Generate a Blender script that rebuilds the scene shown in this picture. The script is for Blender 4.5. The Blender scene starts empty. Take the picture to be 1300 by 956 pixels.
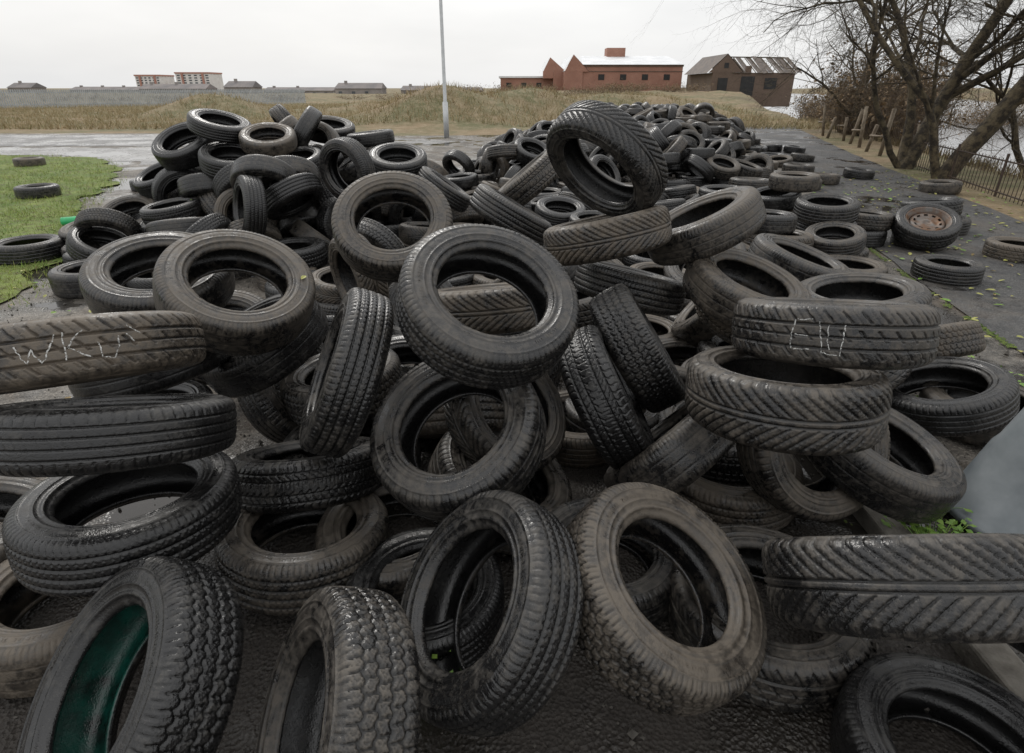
import bpy, math, numpy as np, time, random
from mathutils import Matrix, Vector, noise as mn
rng=np.random.default_rng(7); random.seed(7)
CAMH=1.7; PITCH=math.radians(24.0)
SC=bpy.context.scene
def link(o,parent=None):
    SC.collection.objects.link(o)
    if parent is not None: o.parent=parent
    return o
def empty(name,loc=(0,0,0)):
    o=bpy.data.objects.new(name,None); o.location=loc; o.empty_display_size=.2; return link(o)
def meshfrom(name,V,Fq=None,Ft=None,mats=(),smooth=True,midx=None,attrs=None):
    V=np.asarray(V,np.float32).reshape(-1,3)
    me=bpy.data.meshes.new(name)
    loops=[];starts=[];n=0
    for Fa,k in ((Fq,4),(Ft,3)):
        if Fa is not None and len(Fa):
            Fa=np.asarray(Fa,np.int32).reshape(-1,k)
            loops.append(Fa.ravel()); starts.append(n+np.arange(len(Fa))*k); n+=Fa.size
    loops=np.concatenate(loops);starts=np.concatenate(starts).astype(np.int32)
    me.vertices.add(len(V));me.vertices.foreach_set('co',V.ravel())
    me.loops.add(len(loops));me.loops.foreach_set('vertex_index',loops)
    me.polygons.add(len(starts));me.polygons.foreach_set('loop_start',starts)
    for m in mats: me.materials.append(m)
    if midx is not None: me.polygons.foreach_set('material_index',np.asarray(midx,np.int32))
    me.update(calc_edges=True)
    me.polygons.foreach_set('use_smooth',np.full(len(starts),bool(smooth)))
    if attrs:
        for k,a in attrs.items():
            at=me.attributes.new(k,'FLOAT','POINT'); at.data.foreach_set('value',np.asarray(a,np.float32).ravel())
    me.validate(); me.update()
    return me
def obj(name,me,parent=None,loc=(0,0,0),rot=(0,0,0)):
    o=bpy.data.objects.new(name,me);o.location=loc;o.rotation_euler=rot;return link(o,parent)
class Buf:
    def __init__(s): s.V=[];s.Q=[];s.T=[];s.n=0;s.mq=[];s.mt=[]
    def add(s,V,Q=None,T=None,m=0):
        V=np.asarray(V,float).reshape(-1,3)
        if Q is not None and len(Q):
            Q=np.asarray(Q).reshape(-1,4);s.Q.append(Q+s.n);s.mq.append(np.full(len(Q),m))
        if T is not None and len(T):
            T=np.asarray(T).reshape(-1,3);s.T.append(T+s.n);s.mt.append(np.full(len(T),m))
        s.V.append(V);s.n+=len(V)
    def box(s,x0,x1,y0,y1,z0,z1,m=0):
        V=[(x,y,z) for z in(z0,z1) for y in(y0,y1) for x in(x0,x1)]
        s.add(V,[(0,2,3,1),(4,5,7,6),(0,1,5,4),(1,3,7,5),(3,2,6,7),(2,0,4,6)],m=m)
    def quad(s,a,b,c,d,m=0): s.add([a,b,c,d],[(0,1,2,3)],m=m)
    def tube(s,pts,rad,k=5,m=0,cap=False):
        pts=np.asarray(pts,float);n=len(pts)
        rad=np.broadcast_to(np.asarray(rad,float),(n,))
        t=np.gradient(pts,axis=0);t/=np.linalg.norm(t,axis=1)[:,None]+1e-9
        a=np.cross(t,[.3,.2,1.] if abs(t[0][2])<.9 else [1.,.1,0]);a/=np.linalg.norm(a,axis=1)[:,None]+1e-9
        b=np.cross(t,a);an=np.arange(k)*2*math.pi/k
        V=pts[:,None]+rad[:,None,None]*(np.cos(an)[None,:,None]*a[:,None]+np.sin(an)[None,:,None]*b[:,None])
        i=np.arange(n-1)[:,None]*k;j=np.arange(k)[None];j2=(j+1)%k
        Q=np.stack([i+j,i+j2,i+k+j2,i+k+j],-1).reshape(-1,4)
        V=V.reshape(-1,3)
        if cap:
            T=[];V=np.vstack([V,pts[-1],pts[0]])
            for q in range(k): T+=[((n-1)*k+q,(n-1)*k+(q+1)%k,n*k),((q+1)%k,q,n*k+1)]
            s.add(V,Q,T,m=m)
        else: s.add(V,Q,m=m)
    def mesh(s,name,mats,smooth=True):
        return meshfrom(name,np.vstack(s.V),np.vstack(s.Q) if s.Q else None,np.vstack(s.T) if s.T else None,mats,smooth,
            np.concatenate(s.mq+s.mt))
# ---------------------------------------------------------------- materials
def newmat(name):
    m=bpy.data.materials.new(name);m.use_nodes=True;nt=m.node_tree
    b=nt.nodes['Principled BSDF'];return m,nt,b
def N(nt,t,**k):
    n=nt.nodes.new(t)
    for a,v in k.items(): setattr(n,a,v)
    return n
def noise(nt,vec,scale,detail=4,rough=.6):
    n=N(nt,'ShaderNodeTexNoise');n.inputs['Scale'].default_value=scale;n.inputs['Detail'].default_value=detail;n.inputs['Roughness'].default_value=rough
    if vec is not None: nt.links.new(vec,n.inputs['Vector'])
    return n.outputs['Fac']
def ramp(nt,f,stops):
    r=N(nt,'ShaderNodeValToRGB');e=r.color_ramp.elements
    while len(e)<len(stops): e.new(.5)
    for i,(p,c) in enumerate(stops):
        e[i].position=p;e[i].color=(c,c,c,1) if not hasattr(c,'__len__') else (*c,1)
    nt.links.new(f,r.inputs[0]);return r.outputs['Color']
def mth(nt,op,a,b=None,clamp=False):
    n=N(nt,'ShaderNodeMath',operation=op,use_clamp=clamp)
    for i,v in enumerate((a,b)):
        if v is None: continue
        if hasattr(v,'links'): nt.links.new(v,n.inputs[i])
        else: n.inputs[i].default_value=v
    return n.outputs[0]
def mixc(nt,f,a,b):
    n=N(nt,'ShaderNodeMix',data_type='RGBA')
    for s,v in ((0,f),(6,a),(7,b)):
        if hasattr(v,'links'): nt.links.new(v,n.inputs[s])
        else: n.inputs[s].default_value=(*v,1) if hasattr(v,'__len__') else v
    return n.outputs[2]
def bump(nt,b,h,strength=.5,dist=.01):
    n=N(nt,'ShaderNodeBump');n.inputs['Distance'].default_value=dist
    if hasattr(strength,'links'): nt.links.new(strength,n.inputs['Strength'])
    else: n.inputs['Strength'].default_value=strength
    nt.links.new(h,n.inputs['Height']);nt.links.new(n.outputs[0],b.inputs['Normal'])
def simple(name,c1,c2,scale=5,rough=.8,bs=.4,bd=.01,detail=4,metal=0,spec=None,stops=(.35,.65)):
    m,nt,b=newmat(name);tc=N(nt,'ShaderNodeTexCoord')
    f=noise(nt,tc.outputs['Object'],scale,detail)
    col=mixc(nt,ramp(nt,f,[(stops[0],0.),(stops[1],1.)]),c1,c2)
    nt.links.new(col,b.inputs['Base Color']);b.inputs['Roughness'].default_value=rough;b.inputs['Metallic'].default_value=metal
    if spec is not None:b.inputs['Specular IOR Level'].default_value=spec
    if bs: bump(nt,b,noise(nt,tc.outputs['Object'],scale*6,3),bs,bd)
    return m
def rubber(name,green=False):
    m,nt,b=newmat(name);L=nt.links
    tc=N(nt,'ShaderNodeTexCoord');oi=N(nt,'ShaderNodeObjectInfo');geo=N(nt,'ShaderNodeNewGeometry')
    va=N(nt,'ShaderNodeVectorMath',operation='MULTIPLY_ADD')
    cb=N(nt,'ShaderNodeCombineXYZ')
    for i in range(3): L.new(oi.outputs['Random'],cb.inputs[i])
    L.new(cb.outputs[0],va.inputs[0]);va.inputs[1].default_value=(97,61,43);L.new(tc.outputs['Object'],va.inputs[2]);v=va.outputs[0]
    A=lambda n:(lambda x:x.outputs['Fac'])(N(nt,'ShaderNodeAttribute',attribute_name=n))
    gro=A('gro');side=A('side');inn=A('inn')
    n1=noise(nt,v,6,3,.72);n2=noise(nt,v,34,4,.8);n3=noise(nt,v,230,1,.7)
    sep=N(nt,'ShaderNodeSeparateXYZ');L.new(geo.outputs['Normal'],sep.inputs[0])
    upz=mth(nt,'MULTIPLY',mth(nt,'MAXIMUM',sep.outputs[2],0.),.2)
    d=mth(nt,'ADD',ramp(nt,n1,[(.42,0.),(.60,.5)]),ramp(nt,n2,[(.44,0.),(.62,.6)]))
    d=mth(nt,'ADD',d,upz);d=mth(nt,'ADD',d,mth(nt,'MULTIPLY',side,.08))
    d=mth(nt,'SUBTRACT',d,mth(nt,'MULTIPLY',inn,.5))
    d=mth(nt,'ADD',d,mth(nt,'MULTIPLY',mth(nt,'SUBTRACT',oi.outputs['Random'],.78),.9),True)
    dirt=mixc(nt,oi.outputs['Random'],(.085,.083,.078),(.155,.126,.094))
    base=mixc(nt,n3,(.004,.004,.0045),(.016,.0155,.0155))
    col=mixc(nt,mth(nt,'MULTIPLY',d,.72),base,dirt)
    # mud packed in the grooves of some tyres, groove shade painted near-black in the others
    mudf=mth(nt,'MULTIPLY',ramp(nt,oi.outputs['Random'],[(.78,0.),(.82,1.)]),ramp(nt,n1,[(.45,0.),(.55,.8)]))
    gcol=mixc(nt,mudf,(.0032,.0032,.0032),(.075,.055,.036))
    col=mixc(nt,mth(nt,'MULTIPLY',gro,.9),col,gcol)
    if green:
        g=ramp(nt,noise(nt,v,14,4),[(.3,0.),(.6,.8)])
        col=mixc(nt,mth(nt,'MULTIPLY',inn,g),col,(.008,.11,.08))
    L.new(col,b.inputs['Base Color'])
    ro=mth(nt,'ADD',mth(nt,'MULTIPLY',d,.32),ramp(nt,n2,[(.3,.22),(.7,.42)]))
    wet=ramp(nt,n1,[(.42,.12),(.50,0.)])
    ro=mth(nt,'SUBTRACT',ro,wet,True)
    L.new(ro,b.inputs['Roughness']);b.inputs['Specular IOR Level'].default_value=.55
    h=mth(nt,'ADD',mth(nt,'MULTIPLY',n3,.6),n2)
    bump(nt,b,h,.75,.002)
    return m
M_rub=rubber('wet_rubber');M_rubg=rubber('rubber_green_inside',True)
# ---------------------------------------------------------------- tyre mesh
R0=.31
def lin(p,wd,soft=.12):
    d=np.abs(p-np.round(p));return np.clip((wd/2-d)/(soft*wd+1e-6)+.5,0,1)
def circ(w,ws,wd):
    h=np.zeros_like(w)
    for q in ws: h=np.maximum(h,np.clip((wd/2-np.abs(w-q))/.02+.5,0,1))
    return h
def TA(th,w):
    a=np.abs(w);p=th/(2*math.pi)*50
    h=lin(p+2.9*a**.85,.22)*(a>.2)
    h=np.maximum(h,.55*lin(p*2+5.8*a**.85+.5,.12)*(a>.45));return np.maximum(h,circ(w,[-.13,.13],.08))
def TB(th,w):
    p=th/(2*math.pi)*92;rib=np.floor((w+.62)/.41)
    h=.6*lin(p+rib*.37+.8*w,.24);h=h*(np.abs(np.mod((w+.62),.41)-.2)>.05)
    return np.maximum(h,circ(w,[-.62,-.21,.21,.62],.1))
def TC(th,w):
    p=th/(2*math.pi)*62;z=.05*np.sin(th*62)
    rib=np.floor((w+1)/.4)
    h=lin(p+rib*.45+.5*w,.17);h=np.maximum(h,.5*lin(p*2+.6*np.sin(w*18),.18))
    return np.maximum(h,circ(w+z,[-.6,-.2,.2,.6],.09))
def TD(th,w):
    p=th/(2*math.pi)*38
    h=lin(p+1.3*w,.14)*(np.sin(w*9+1)>-.3);h=np.maximum(h,.5*lin(p*2+2.2*w+.3,.1)*(np.abs(w)>.5))
    return np.maximum(h,circ(w,[-.45,0.,.45],.09))
def TE(th,w):
    p=th/(2*math.pi)*70
    h=.7*lin(p+.4*w,.22)*(np.abs(w)>.68);h=np.maximum(h,.35*lin(p+w,.12)*(np.abs(w)<.3))
    return np.maximum(h,circ(w,[-.58,-.2,.2,.58],.085))
def TF(th,w):
    p=th/(2*math.pi)*110
    h=.5*lin(p-.3*w,.25)*(np.abs(w)>.72);return np.maximum(h,.45*circ(w,[-.5,0,.5],.07))
def TH_(th,w):
    p=th/(2*math.pi)*64
    h=lin(p+.9*np.abs(w)**.6+.22*np.sin(w*12),.17)*(np.abs(w)>.12);h=np.maximum(h,.4*lin(p*3,.16)*(np.abs(w)<.55))
    return np.maximum(h,circ(w,[-.7,-.33,.33,.7],.075))
PAT=dict(A=TA,B=TB,C=TC,D=TD,E=TE,F=TF,H=TH_)
def profile(nT,rim=0.):
    w=np.linspace(-1,1,nT);zt=.083*w;rt=R0-.004*w**2-.007*np.abs(w)**8
    s=[(.2935,.0895),(.288,.093),(.280,.0965),(.2735,.0985),(.272,.1008),(.2695,.1008),(.268,.0985),(.262,.1),(.252,.1015),(.243,.1015),(.236,.101),(.2345,.1026),(.2325,.1026),(.231,.1),(.224,.0965),(.2185,.0945),(.217,.0965),(.212,.0975),(.208,.096),(.2065,.0915),(.2035,.0865),(.198,.083),(.1925,.0795),(.188,.073),(.187,.066),(.190,.0605),(.197,.0615),(.208,.071),(.225,.083),(.245,.0905),(.262,.089),(.277,.081),(.288,.062),(.293,.032),(.2945,0)]
    s=np.array(s);f=np.clip((.295-s[:,0])/.108,0,1);s[:,0]+=rim*f
    m=s[:-1][::-1]*[1,-1]
    r=np.concatenate([rt,s[:,0],m[:,0]]);z=np.concatenate([zt,s[:,1],m[:,1]])
    k=len(s);side=np.concatenate([np.zeros(nT),[1. if i<24 else 0. for i in range(k)]]);inn=np.concatenate([np.zeros(nT),[1. if i>=25 else 0. for i in range(k)]])
    ms=side[nT:nT+k-1][::-1];mi=inn[nT:nT+k-1][::-1]
    return r,z,np.concatenate([side,ms]),np.concatenate([inn,mi]),w
def textstrip(txt,size):
    cu=bpy.data.curves.new('t','FONT');cu.body=txt;cu.size=size;cu.resolution_u=1;cu.space_character=1.15
    o=bpy.data.objects.new('t',cu);SC.collection.objects.link(o)
    dg=bpy.context.evaluated_depsgraph_get();me=o.evaluated_get(dg).to_mesh()
    me.calc_loop_triangles()
    V=np.array([v.co[:] for v in me.vertices]).reshape(-1,3);T=np.array([t.vertices[:] for t in me.loop_triangles]).reshape(-1,3)
    o.evaluated_get(dg).to_mesh_clear();bpy.data.objects.remove(o);return V,T
def tyremesh(name,pat,n=640,nT=52,depth=.0065,text=True,mat=None,rim=0.):
    r,z,side,inn,w=profile(nT,rim)
    M=len(r);th=np.arange(n)/n*2*math.pi
    TH,W=np.meshgrid(th,w,indexing='ij')
    h=PAT[pat](TH,W)
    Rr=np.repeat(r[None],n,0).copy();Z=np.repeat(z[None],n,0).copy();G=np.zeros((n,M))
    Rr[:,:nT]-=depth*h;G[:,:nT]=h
    for k,ed,sg in ((range(nT,nT+3),-1,1),(range(M-3,M),0,-1)):
        for j in k:
            f=.75;Z[:,j]-=sg*.003*h[:,ed]*f;Rr[:,j]-=.003*h[:,ed]*f;G[:,j]=h[:,ed]*.6
    V=np.stack([Rr*np.cos(TH[:,:1]),Rr*np.sin(TH[:,:1]),Z],-1).reshape(-1,3)
    i=np.arange(n)[:,None];j=np.arange(M)[None];i2=(i+1)%n;j2=(j+1)%M
    Q=np.stack([i*M+j,i2*M+j,i2*M+j2,i*M+j2],-1).reshape(-1,4)
    S=np.repeat(side[None],n,0).ravel();I=np.repeat(inn[None],n,0).ravel();G=G.ravel();T=None
    if text:
        Ts=[];Vs=[V];nv=len(V)
        for sg in (1,-1):
            for (t,sz,a0) in (("RADIAL  TUBELESS",.019,.2),("195/65 R15  91H",.017,2.35),("STEEL BELTED  M+S",.014,4.2),("DOT  4306",.010,5.6)):
                tv,tt=textstrip(t,sz);ang=a0-tv[:,0]/.247*1.;rr=.2410+tv[:,1]
                if sg<0: ang=-ang
                base=np.stack([rr*np.cos(ang),rr*np.sin(ang),np.full(len(rr),(.1022+.0011)*sg)],-1)
                Vs.append(base);Ts.append(tt+nv);nv+=len(base)
        V=np.vstack(Vs);T=np.vstack(Ts);e=len(V)-len(S)
        S=np.r_[S,np.ones(e)*6.];I=np.r_[I,np.zeros(e)];G=np.r_[G,np.zeros(e)]
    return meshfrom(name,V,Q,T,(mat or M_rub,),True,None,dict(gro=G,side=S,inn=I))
RIMS=dict(A=.016,B=0.,C=-.004,D=.008,E=.004,F=.0,H=.010)
TM={k:tyremesh('tyre_tread_'+k,k,depth={'E':.005,'F':.003,'C':.0055}.get(k,.0065),rim=RIMS[k]) for k in PAT}
TM['G']=tyremesh('tyre_tread_G','C',mat=M_rubg,depth=.0055)
LOW={k:tyremesh('tyre_low_'+k,k,n=150,nT=18,text=False) for k in 'BDF'}
# ---------------------------------------------------------------- individually placed tyres
# world centre (cm), azimuth and elevation of the axle (degrees), tread
HT="""-8,183,103,-61,57,B;-17,166,56,-118,57,E;-62,297,104,-81,48,E;-119,235,85,-46,51,F;-61,186,75,-166,25,B;-125,151,99,112,66,D;-114,140,80,92,65,E
-120,143,47,80,84,B;-85,197,20,105,68,H;-76,166,13,55,80,B;-118,265,22,-16,25,E;-115,247,58,173,66,F;-111,396,46,-142,-8,A;-164,256,80,-51,60,F
-246,538,67,-145,11,B;-456,811,37,-82,6,F;49,283,133,-140,-38,A;45,278,106,150,69,A;102,300,100,-175,61,F;0,409,88,8,60,B;14,460,102,177,50,H
-11,247,78,108,75,A;66,305,68,38,73,B;58,242,58,-3,35,C;40,211,49,-1,28,H;136,361,34,159,40,F;109,181,94,86,73,D;91,169,75,86,78,A
177,275,68,161,82,E;119,195,37,-72,30,E;157,198,34,-37,60,F;227,260,17,126,72,E;246,312,25,115,62,C;255,268,12,90,84,F;67,201,30,138,39,F
-7,121,31,-164,36,B;42,123,33,-30,55,C;98,108,55,91,46,A;160,100,45,80,60,F;-93,92,36,-141,45,G;-150,142,11,59,85,F;-43,86,31,-159,28,C
-201,165,15,41,64,F;-151,220,61,125,73,F;-1,194,16,-15,55,E;-26,232,24,89,61,B;115,273,81,-33,67,F;-121,630,99,-76,72,B
-161,582,96,-120,-10,B;-217,570,73,150,55,B;-74,610,74,10,55,B;140,316,52,-60,70,H;174,345,60,-80,75,F;-170,310,35,-70,60,E"""
HERO=[]
for q in HT.replace('\n',';').split(';'):
    f=q.split(',');x,y,z,az,el=[float(t) for t in f[:5]];az=math.radians(az);el=math.radians(el)
    HERO.append((x/100,y/100,z/100,math.cos(el)*math.cos(az),math.cos(el)*math.sin(az),math.sin(el),f[5]))
NP=len(HERO)
FLAT=[(-8.0,9.8,.1),(-5.2,6.0,.1),(-11.4,14.0,.1),(-5.3,7.6,.1),(-4.0,6.9,.1),(-3.6,7.1,.12),(-6.6,10.6,.1),(-4.7,8.0,.1),
(3.2,5.2,.1),(3.3,5.75,.3),(3.4,5.85,.1),(3.45,6.3,.52),(3.55,6.45,.3),(3.4,6.65,.1),(3.35,6.95,.72),(3.2,7.05,.5),(3.4,7.1,.3),(3.3,7.15,.1),
(2.6,5.6,.1),(2.68,5.65,.3),(2.55,5.72,.5),(4.2,5.3,.1),(4.7,6.45,.3),(4.75,6.55,.1),(4.1,6.7,.1),(4.2,6.75,.3),(5.5,7.3,.1),(5.4,7.4,.3),(5.5,6.0,.1),(5.75,5.6,.1),
(3.7,9.2,.1),(3.8,9.3,.3),(4.6,10.1,.1),(2.9,8.2,.1),(3.0,8.3,.3),(2.2,6.3,.1),(1.15,.9,.1),(.35,1.62,.1),(.8,1.4,.1),(-.32,1.45,.1),(-1.9,2.6,.1)]
RIMI=None
for x,y,z in FLAT:
    a=rng.normal(0,.07 if z<.2 else .13,2)
    if (x,y,z)==(4.7,6.45,.3): a=(-.25,-.5);RIMI=len(HERO)
    HERO.append((x,y,z,a[0],a[1],1.,random.choice('BEFFD')))
nH=len(HERO)
# ---------------------------------------------------------------- pile height
MO=[(.1,2.6,.95,1.55,1.0),(.5,4.3,1.15,2.1,1.9),(-2.7,7.2,2.65,2.1,2.1),(.3,8.0,1.05,2.9,2.8),(2.2,13,.9,3.0,4.2),(4.0,18.5,1.1,3.2,4.2)]
def PH(x,y,mo=MO):
    h=np.zeros_like(x)
    for a,b,hh,rx,ry in mo:
        q=((x-a)/rx)**2+((y-b)/ry)**2;k=1.25 if hh<2 else 1.12
        h=np.maximum(h,hh*np.clip(k*(1-q),0,1)**(.6 if hh<2 else .75))
    return h
def fillpts():
    hc=np.array([h[:3] for h in HERO]);cell=[]
    for lev in range(10):
        z=.12+.28*lev
        n=5000;x=rng.uniform(-5,3.8,n);y=rng.uniform(1.75,11,n)
        cap=PH(x,y)
        cap=cap-np.where((y<4.2),.26,.0)
        ok=z<cap+.06;x=x[ok];y=y[ok]
        for a,b in zip(x,y):
            p=np.array([a,b,z+random.uniform(-.08,.08)])
            if np.min(np.sum((hc-p)**2,1))<.33**2: continue
            if cell and np.min(np.sum((np.array(cell)-p)**2,1))<(.385 if b<5 else .37)**2: continue
            cell.append(p)
    return cell
FP=fillpts();nF=len(FP)
C=np.array([h[:3] for h in HERO]+[list(p) for p in FP],float)
def frame(n):
    n=n/np.linalg.norm(n);a=np.cross(n,[0,0,1.]);
    if np.linalg.norm(a)<.1:a=np.cross(n,[1.,0,0])
    a/=np.linalg.norm(a);b=np.cross(n,a);return np.stack([a,b,n],1)
NB=len(C);RM=np.zeros((NB,3,3))
for i in range(NB):
    if i<nH: n=np.array(HERO[i][3:6])
    else:
        el=abs(random.gauss(0,.8)) if random.random()<.75 else random.uniform(0,1.5);az=random.uniform(0,6.28)
        n=np.array([math.sin(el)*math.cos(az),math.sin(el)*math.sin(az),math.cos(el)])
    n=n/np.linalg.norm(n);sp=random.uniform(0,6.28);f=frame(n)
    RM[i]=f@np.array([[math.cos(sp),-math.sin(sp),0],[math.sin(sp),math.cos(sp),0],[0,0,1]])
S=rng.uniform(.88,1.07,NB);S[:NP]=1.
a16=np.arange(16)*math.pi/8
PL=np.concatenate([np.stack([.252*np.cos(a16),.252*np.sin(a16),np.full(16,z)],1) for z in(-.042,.042)])
PR=.057
C0=C.copy();RM0=RM.copy();free=np.arange(NB)>=nH
Wt=np.where(free,1.,.05)
def simulate(iters,tmax=60):
    global C,RM
    t0=time.time()
    for it in range(iters):
        if time.time()-t0>tmax: break
        C[:,2]-=np.where(free,.006,.0);C[NP:nH,2]-=.002
        C[:nH]+=.05*(C0[:nH]-C[:nH]);RM[:NP]+=.06*(RM0[:NP]-RM[:NP])
        r=(PL[None]*S[:,None,None])@RM.transpose(0,2,1);Qw=r+C[:,None]
        D=np.sum((C[:,None]-C[None])**2,-1);I,J=np.where(np.triu(D<.66**2,1))
        acc=np.zeros((NB,3));tor=np.zeros((NB,3));cnt=np.zeros(NB);ine=np.zeros(NB)
        for s in range(0,len(I),1500):
            i=I[s:s+1500];j=J[s:s+1500];A=Qw[i].astype(np.float32);B=Qw[j].astype(np.float32)
            m=C[i][:,None].astype(np.float32);A=A-m;B=B-m
            d2=(A**2).sum(-1)[:,:,None]+(B**2).sum(-1)[:,None]-2*A@B.transpose(0,2,1)
            k,a,b=np.where(d2<(2*PR)**2)
            if not len(k): continue
            bi=i[k];bj=j[k];v=A[k,a]-B[k,b];d=np.sqrt((v**2).sum(-1))+1e-6
            rad=PR*(S[bi]+S[bj]);pen=rad-d;ok=pen>0;bi=bi[ok];bj=bj[ok];a=a[ok];b=b[ok];v=v[ok]/d[ok][:,None];pen=pen[ok]
            wi=Wt[bi];wj=Wt[bj];tw=wi+wj
            for (bb,aa,sg,ww) in((bi,a,1,wi/tw),(bj,b,-1,wj/tw)):
                dv=v*(sg*pen*ww)[:,None];rr=r[bb,aa];tq=np.cross(rr,dv)
                for c in range(3):
                    acc[:,c]+=np.bincount(bb,dv[:,c],NB);tor[:,c]+=np.bincount(bb,tq[:,c],NB)
                cnt+=np.bincount(bb,minlength=NB);ine+=np.bincount(bb,(rr**2).sum(-1),NB)
        g=PR*S[:,None]-Qw[:,:,2];ok=g>0;bb,aa=np.where(ok);pen=g[ok]
        dv=np.zeros((len(bb),3));dv[:,2]=pen;rr=r[bb,aa];tq=np.cross(rr,dv)
        for c in range(3):
            acc[:,c]+=np.bincount(bb,dv[:,c],NB);tor[:,c]+=np.bincount(bb,tq[:,c],NB)
        cnt+=np.bincount(bb,minlength=NB);ine+=np.bincount(bb,(rr**2).sum(-1),NB)
        C+=1.3*acc/np.maximum(cnt,1)[:,None]
        om=1.3*tor/np.maximum(ine,1e-6)[:,None];om[NP:nH]*=.3
        an=np.linalg.norm(om,axis=1);om*=np.minimum(1,.15/np.maximum(an,1e-9))[:,None]
        K=np.zeros((NB,3,3));K[:,0,1]=-om[:,2];K[:,0,2]=om[:,1];K[:,1,0]=om[:,2];K[:,1,2]=-om[:,0];K[:,2,0]=-om[:,1];K[:,2,1]=om[:,0]
        RM=RM+K@RM
        x=RM[:,:,2];x/=np.linalg.norm(x,axis=1)[:,None];y=RM[:,:,0]-x*(RM[:,:,0]*x).sum(1)[:,None];y/=np.linalg.norm(y,axis=1)[:,None]
        RM=np.stack([y,np.cross(x,y),x],2)
simulate(260)
# drop heap tyres that ended up threaded through a neighbour near the surface, or perched on nothing
def linked(i,j):
    a=np.arange(24)*math.pi/12;P=C[j]+.25*S[j]*(np.cos(a)[:,None]*RM[j][:,0]+np.sin(a)[:,None]*RM[j][:,1])
    q=(P-C[i])@RM[i];s=q[:,2];cr=np.where(np.sign(s)!=np.sign(np.roll(s,-1)))[0]
    ins=[np.hypot(*(q[k][:2]+np.roll(q,-1,0)[k][:2]))/2<.25*S[i] for k in cr]
    return sum(ins)==1
drop=set()
D=np.sum((C[:,None]-C[None])**2,-1);I,J=np.where(np.triu(D<.5**2,1))
for i,j in zip(I,J):
    if i in drop or j in drop or j<nH: continue
    if C[j][1]>4.6:
        top=C[:,2][(np.hypot(C[:,0]-C[j][0],C[:,1]-C[j][1])<.45)].max()
        if C[j][2]<top-.35: continue
    if linked(i,j): drop.add(j if C[j][2]>C[i][2] or i<nH else i)
for i in sorted(range(nH,NB),key=lambda k:C[k][2]):
    if i in drop or C[i][2]<.45: continue
    d_=np.linalg.norm(C-C[i],axis=1);near=[k for k in np.where((d_<.55)&(d_>1e-6)&(C[:,2]<C[i][2]-.04))[0] if k not in drop]
    if len(near)<2: drop.add(i)
WS=rng.uniform(.82,1.06,NB);WS[NP:nH]=1.;WS[:NP]=rng.uniform(.88,1.,NP)
for k,v_ in {4:.82,5:.82,6:.80,0:.92,37:1.05,27:1.03,26:.95,7:.92}.items(): WS[k]=v_
def place(o,c,R,s,w=1.):
    sc=(s,s,s*w)
    o.matrix_world=Matrix([[R[k][0]*sc[0],R[k][1]*sc[1],R[k][2]*sc[2],c[k]] for k in range(3)]+[[0,0,0,1]])
pile=empty('tyre_pile')
m,nt,b=newmat('chalk');b.inputs['Base Color'].default_value=(.60,.60,.58,1);b.inputs['Roughness'].default_value=.95
tc=N(nt,'ShaderNodeTexCoord');nt.links.new(ramp(nt,noise(nt,tc.outputs['Object'],150,4,.8),[(.42,0.),(.56,.9)]),b.inputs['Alpha']);M_chalk=m
def chalk(strokes,parent):
    bf=Buf()
    for st in strokes:
        st=np.array(st,float)*.95;pp=[]
        for a,b_ in zip(st[:-1],st[1:]):
            n=max(2,int(np.linalg.norm(b_-a)/.006))
            pp+=[a+(b_-a)*q/n for q in range(n)]
        pp.append(st[-1]);pp=np.array(pp);pp=pp+np.cumsum(rng.normal(0,.0013,pp.shape),0)
        t=np.gradient(pp,axis=0);t/=np.linalg.norm(t,axis=1)[:,None]+1e-9;nn=np.stack([-t[:,1],t[:,0]],1)
        V=[];wd=rng.uniform(.0009,.0021,len(pp))[:,None]
        for sgn in(-1,1):
            q=pp+nn*wd*sgn;rr=R0+.0012-.004*(q[:,1]/.083)**2;th=q[:,0]/R0
            V.append(np.stack([rr*np.cos(th),rr*np.sin(th),q[:,1]],1))
        n=len(pp);V=np.vstack(V);i=np.arange(n-1);bf.add(V,np.stack([i,i+n,i+n+1,i+1],1))
    o=bpy.data.objects.new('chalk_marks',bf.mesh('chalk',(M_chalk,),True));link(o,parent);return o
CH={5:[[(-.15,.03),(-.125,-.035),(-.105,.015),(-.09,-.035),(-.065,.05)],[(-.04,.05),(-.05,-.035)],[(-.0,.055),(-.04,0),(.01,-.035)],[(.03,.01),(.035,-.045),(.06,-.055),(.075,-.02),(.08,.01)],[(.10,.065),(.13,.025)],[(.095,.03),(.115,.0)]],
    26:[[(-.09,.055),(-.095,-.05)],[(-.09,.053),(-.05,.055)],[(-.092,.004),(-.055,.0)],[(-.095,-.05),(-.045,-.047)],[(-.025,.05),(-.02,-.045),(.03,-.05),(.035,.055)],[(.004,.04),(.006,-.04)]]}
rimb=Buf()
def revolve(bf,prof,k=60,m=0,skip=None):
    P=np.array(prof,float);a=np.arange(k)*2*math.pi/k
    V=np.stack([P[:,0][None]*np.cos(a)[:,None],P[:,0][None]*np.sin(a)[:,None],np.repeat(P[:,1][None],k,0)],-1).reshape(-1,3)
    M=len(P);Q=[]
    for i in range(k):
        for j in range(M-1):
            if skip and skip(i,j): continue
            Q.append((i*M+j,((i+1)%k)*M+j,((i+1)%k)*M+j+1,i*M+j+1))
    bf.add(V,Q,m=m)
revolve(rimb,[(.212,.088),(.209,.092),(.203,.088),(.195,.07),(.172,.05),(.168,-.05),(.19,-.07),(.208,-.088)])
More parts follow.
